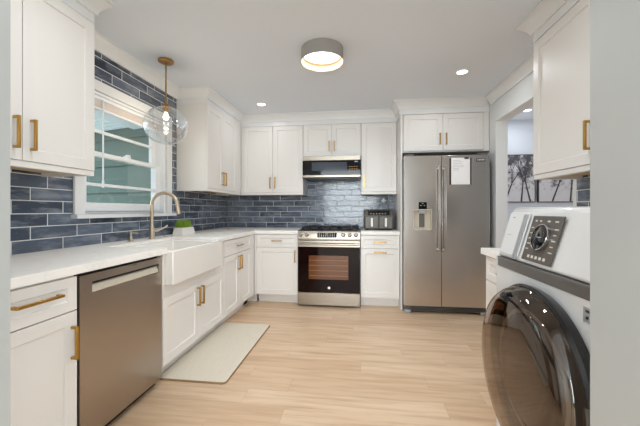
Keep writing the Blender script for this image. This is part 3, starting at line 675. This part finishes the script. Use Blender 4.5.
# door: ring, smoked dome, drum bowl
dor = obj('door', B().lathe([(.298, .002), (.307, .018), (.311, .036), (.304, .046), (.288, .044), (.278, .02), (.278, .002)], dc, (-1, 0, 0), 72, closed=True), M['doorring'], ws, label='black door ring')
obj('door_glass', B().lathe([(.303, .042), (.296, .070), (.278, .092), (.252, .104), (.20, .111), (.10, .116), (0, .117)], dc, (-1, 0, 0), 72), 'doorglass', dor, label='bulging smoked glass')
bowl = obj('door_bowl', B().lathe([(.277, .018), (.262, .004), (.255, -.004), (.20, .03), (.17, .06), (.10, .075), (0, .078)], dc, (-1, 0, 0), 48), mat('drum_bowl_brown_grey', (84, 70, 60), .3, .3, bump=(60, .02)), dor)
obj('inner_ring', B().lathe([(.215, .034), (.222, .040), (.215, .046), (.205, .042)], dc, (-1, 0, 0), 48, closed=True), M['silver'], bowl)
obj('latch', B().box(dc.x-.052, dc.x-.038, dc.y-.305, dc.y-.285, dc.z-.06, dc.z+.06), 'band', dor, .004)
# control fascia
dt = obj('detergent_drawer', B().box(2.872, 3.035, .0003, .004, .02, .205, DF), 'enamel', ws, .002)
obj('drawer_grip', B().box(2.998, 3.027, .0042, .008, .012, .20, DF), 'silver', dt, .003, label='grey grip strip')
obj('drawer_label', B().box(2.905, 2.925, .0042, .0046, .182, .186, DF), 'greyprint', dt, smooth=False)
obj('label_line', B().box(2.895, 2.935, .0042, .0046, .105, .107, DF), 'greyprint', dt, smooth=False)
pn = obj('display_panel', B().box(3.066, 3.254, .0005, .005, .018, .196, DF), 'panelgrey', ws, .003, label='dark grey control panel')
kc = DF(3.162, .0052, .112)
kn = obj('dial', B().lathe([(0, 0), (.046, 0), (.046, .008), (.043, .010), (0, .010)], kc, DF.y, 40), 'blackglass', pn)
obj('dial_rim', B().lathe([(.0462, .001), (.0495, .001), (.0495, .011), (.0462, .012)], kc, DF.y, 40, closed=True), 'chrome', kn, label='silver dial rim')
b = B()
for a_, z_, w_ in ((3.09, .172, .012), (3.12, .172, .012), (3.168, .172, .016), (3.212, .172, .02)): b.box(a_, a_+w_, .0052, .0056, z_, z_+.006, DF)
for i in range(5): b.box(3.077, 3.095+.004*(i % 2), .0052, .0056, .145-.021*i, .149-.021*i, DF); b.box(3.222, 3.24+.004*((i+1) % 2), .0052, .0056, .145-.021*i, .149-.021*i, DF)
for i in range(5): b.box(3.105+.025*i, 3.119+.025*i, .0052, .0056, .03, .041, DF)
obj('icons', b, 'icon', pn, smooth=False, label='pale printed symbols')
obj('led_segment', B().box(3.148, 3.176, 0.0104, .0109, .11, .1125, Fr(kc-DF.x*3.162-DF.z*.112, DF.x, DF.y, DF.z)), 'led', kn, smooth=False)
sk = obj('energy_sticker', B().box(wx-.0012, wx-.0004, -3.446, -3.416, .85, .893), 'silver', ws, smooth=False, label='small silver sticker with dark print')
obj('sticker_print', B().box(wx-.0018, wx-.0013, -3.440, -3.426, .879, .886).box(wx-.0018, wx-.0013, -3.437, -3.428, .860, .868), 'black', sk, smooth=False)
for x in (2.64, 3.32):
    for y in (w0+.05, w1-.05): obj('foot', B().cyl((x, y, .0005), .025, .013), 'black', ws)

# ------------------------------------------------------------------ adjoining room pictures
def art(label, x0, x1, seed):
    o = thing('wall_art', label, 'picture', ((x0+x1)/2, .28, 1.275), 'misty tree pictures in the adjoining room')
    obj('canvas', B().box(x0, x1, .262, .2985, 1.275, 1.945), 'darkedge', o)
    pr = obj('print', B().box(x0+.012, x1-.012, .2595, .2615, 1.287, 1.933), 'print', o, smooth=False)
    rnd = random.Random(seed); b = B()
    def limb(x, z, dx, dz, w, lev):
        x2, z2 = x+dx, z+dz; n = Vector((-dz, 0, dx)).normalized()*w/2; y = .2585
        if not (x0+.02 < x2 < x1-.02 and z2 < 1.92): return
        b.prism([(x-n.x, z-n.z), (x+n.x, z+n.z), (x2+n.x*.7, z2+n.z*.7), (x2-n.x*.7, z2-n.z*.7)], 1, y, .2594)
        if lev:
            for s in (-1, 1): limb(x2, z2, dx*.75+s*rnd.uniform(.03, .07), dz*rnd.uniform(.6, .8), w*.62, lev-1)
    for tx, ln in ((.28, .09), (.66, .02), (.90, -.06)):
        limb(x0+(x1-x0)*tx+rnd.uniform(-.02, .02), 1.29, ln, .26, .024, 4)
    obj('printed_trees', b, 'tree_ink', pr, smooth=False)
art('black and white misty tree picture beside the far edge of the opening', 3.79, 4.365, 2)
art('black and white misty tree picture seen below the right wall cabinet', 4.40, 5.03, 5)

# ------------------------------------------------------------------ lamps
fl = thing('flush_mount_light', 'grey drum flush-mount light on the middle of the kitchen ceiling', 'ceiling light', (1.640, -1.95, CEIL))
fc = (1.640, -1.95)
obj('drum', B().lathe([(.0, 0), (.165, 0), (.165, -.088), (.170, -.103), (.167, -.104), (.159, -.088), (.159, -.006), (0, -.006)], (*fc, CEIL-.0005), seg=56), 'fixture', fl)
obj('inner_lip', B().lathe([(.158, -.04), (.1585, -.088), (.166, -.103), (.164, -.1025), (.1565, -.086), (.156, -.04)], (*fc, CEIL-.0005), seg=56, closed=True), 'cream', fl, label='cream inner lip')
obj('diffuser', B().lathe([(0, -.03), (.155, -.03), (.15, -.046), (0, -.05)], (*fc, CEIL), seg=48), 'flushglow', fl, label='glowing white diffuser')
area('flush_lamp', (*fc, CEIL-.053), (0, 0, 0), .27, .27, 8.5, LAMP, fl, spread=math.radians(150), shape='DISK')
def recessed(x, y, label, p=3.4):
    o = thing('recessed_light', label, 'ceiling light', (x, y, CEIL), 'recessed ceiling lights')
    obj('trim_ring', B().lathe([(.044, -.001), (.062, -.001), (.060, -.006), (.046, -.008)], (x, y, CEIL), seg=36, closed=True), 'vinyl', o)
    obj('lens', B().lathe([(0, -.004), (.044, -.004), (.044, -.001), (0, -.001)], (x, y, CEIL), seg=32), 'glow', o)
    area('recessed_lamp', (x, y, CEIL-.02), (0, 0, 0), .09, .09, p, LAMP, o, shape='DISK')
recessed(.77, -.78, 'small round recessed light in the ceiling above the left corner of the back cabinets', 1.4)
recessed(2.87, -1.40, 'small round recessed light in the ceiling in front of the fridge')
recessed(4.05, -.15, 'small round recessed light in the adjoining room ceiling, seen through the opening', 3.5)
recessed(.98, -3.12, 'added unseen recessed light in the ceiling near the doorway on the dishwasher side', 4.6)  # added out of view to light the near left cabinets and counter
recessed(2.3, -3.0, 'added unseen recessed light in the ceiling near the doorway on the washer side', 5)  # added out of view to brighten the washer side
pd = thing('pendant_light', 'clear glass globe pendant on a brass rod over the sink', 'pendant light', (.30, -1.93, CEIL))
px, py, gz, gr = .30, -1.93, 1.885, .172
obj('canopy', B().lathe([(0, 0), (.062, 0), (.062, -.014), (.055, -.02), (.02, -.022), (0, -.022)], (px, py, CEIL-.0005), seg=36), 'brass', pd)
obj('rod', B().cyl((px, py, gz+gr), .006, CEIL-.022-gz-gr, seg=12), 'brass', pd)
sk = obj('socket', B().lathe([(0, .02), (.012, .02), (.03, .005), (.034, -.004), (.026, -.008), (.022, -.055), (0, -.055)], (px, py, gz+gr-.005), seg=24), 'brass', pd)
obj('bulb', B().lathe([(0, 0), (.011, 0), (.013, -.012), (.021, -.03), (.023, -.043), (.017, -.058), (0, -.065)], (px, py, gz+gr-.06), seg=20), 'bulbglow', sk, label='glowing bulb')
prof = []
for i in range(3, 37):
    a = math.pi*i/36; prof.append((gr*1.03*math.sin(a), gr*math.cos(a)*.93))
prof[-1] = (0, prof[-1][1]); prof += [(0, -gr*.93+.005)]+[((gr-.005)*1.03*math.sin(math.pi*i/36), (gr-.005)*math.cos(math.pi*i/36)*.93) for i in range(35, 2, -1)]
obj('globe', B().lathe(prof, (px, py, gz), seg=56), 'globe', pd, label='clear glass globe')
pt = bpy.data.lights.new('pendant_lamp', 'POINT'); pt.energy = 3; pt.color = (1, .85, .65); pt.shadow_soft_size = .012
po = bpy.data.objects.new('pendant_lamp', pt); COL.objects.link(po); po.parent = pd; po.location = Vector((px, py, gz+gr-.15))-WL(pd)
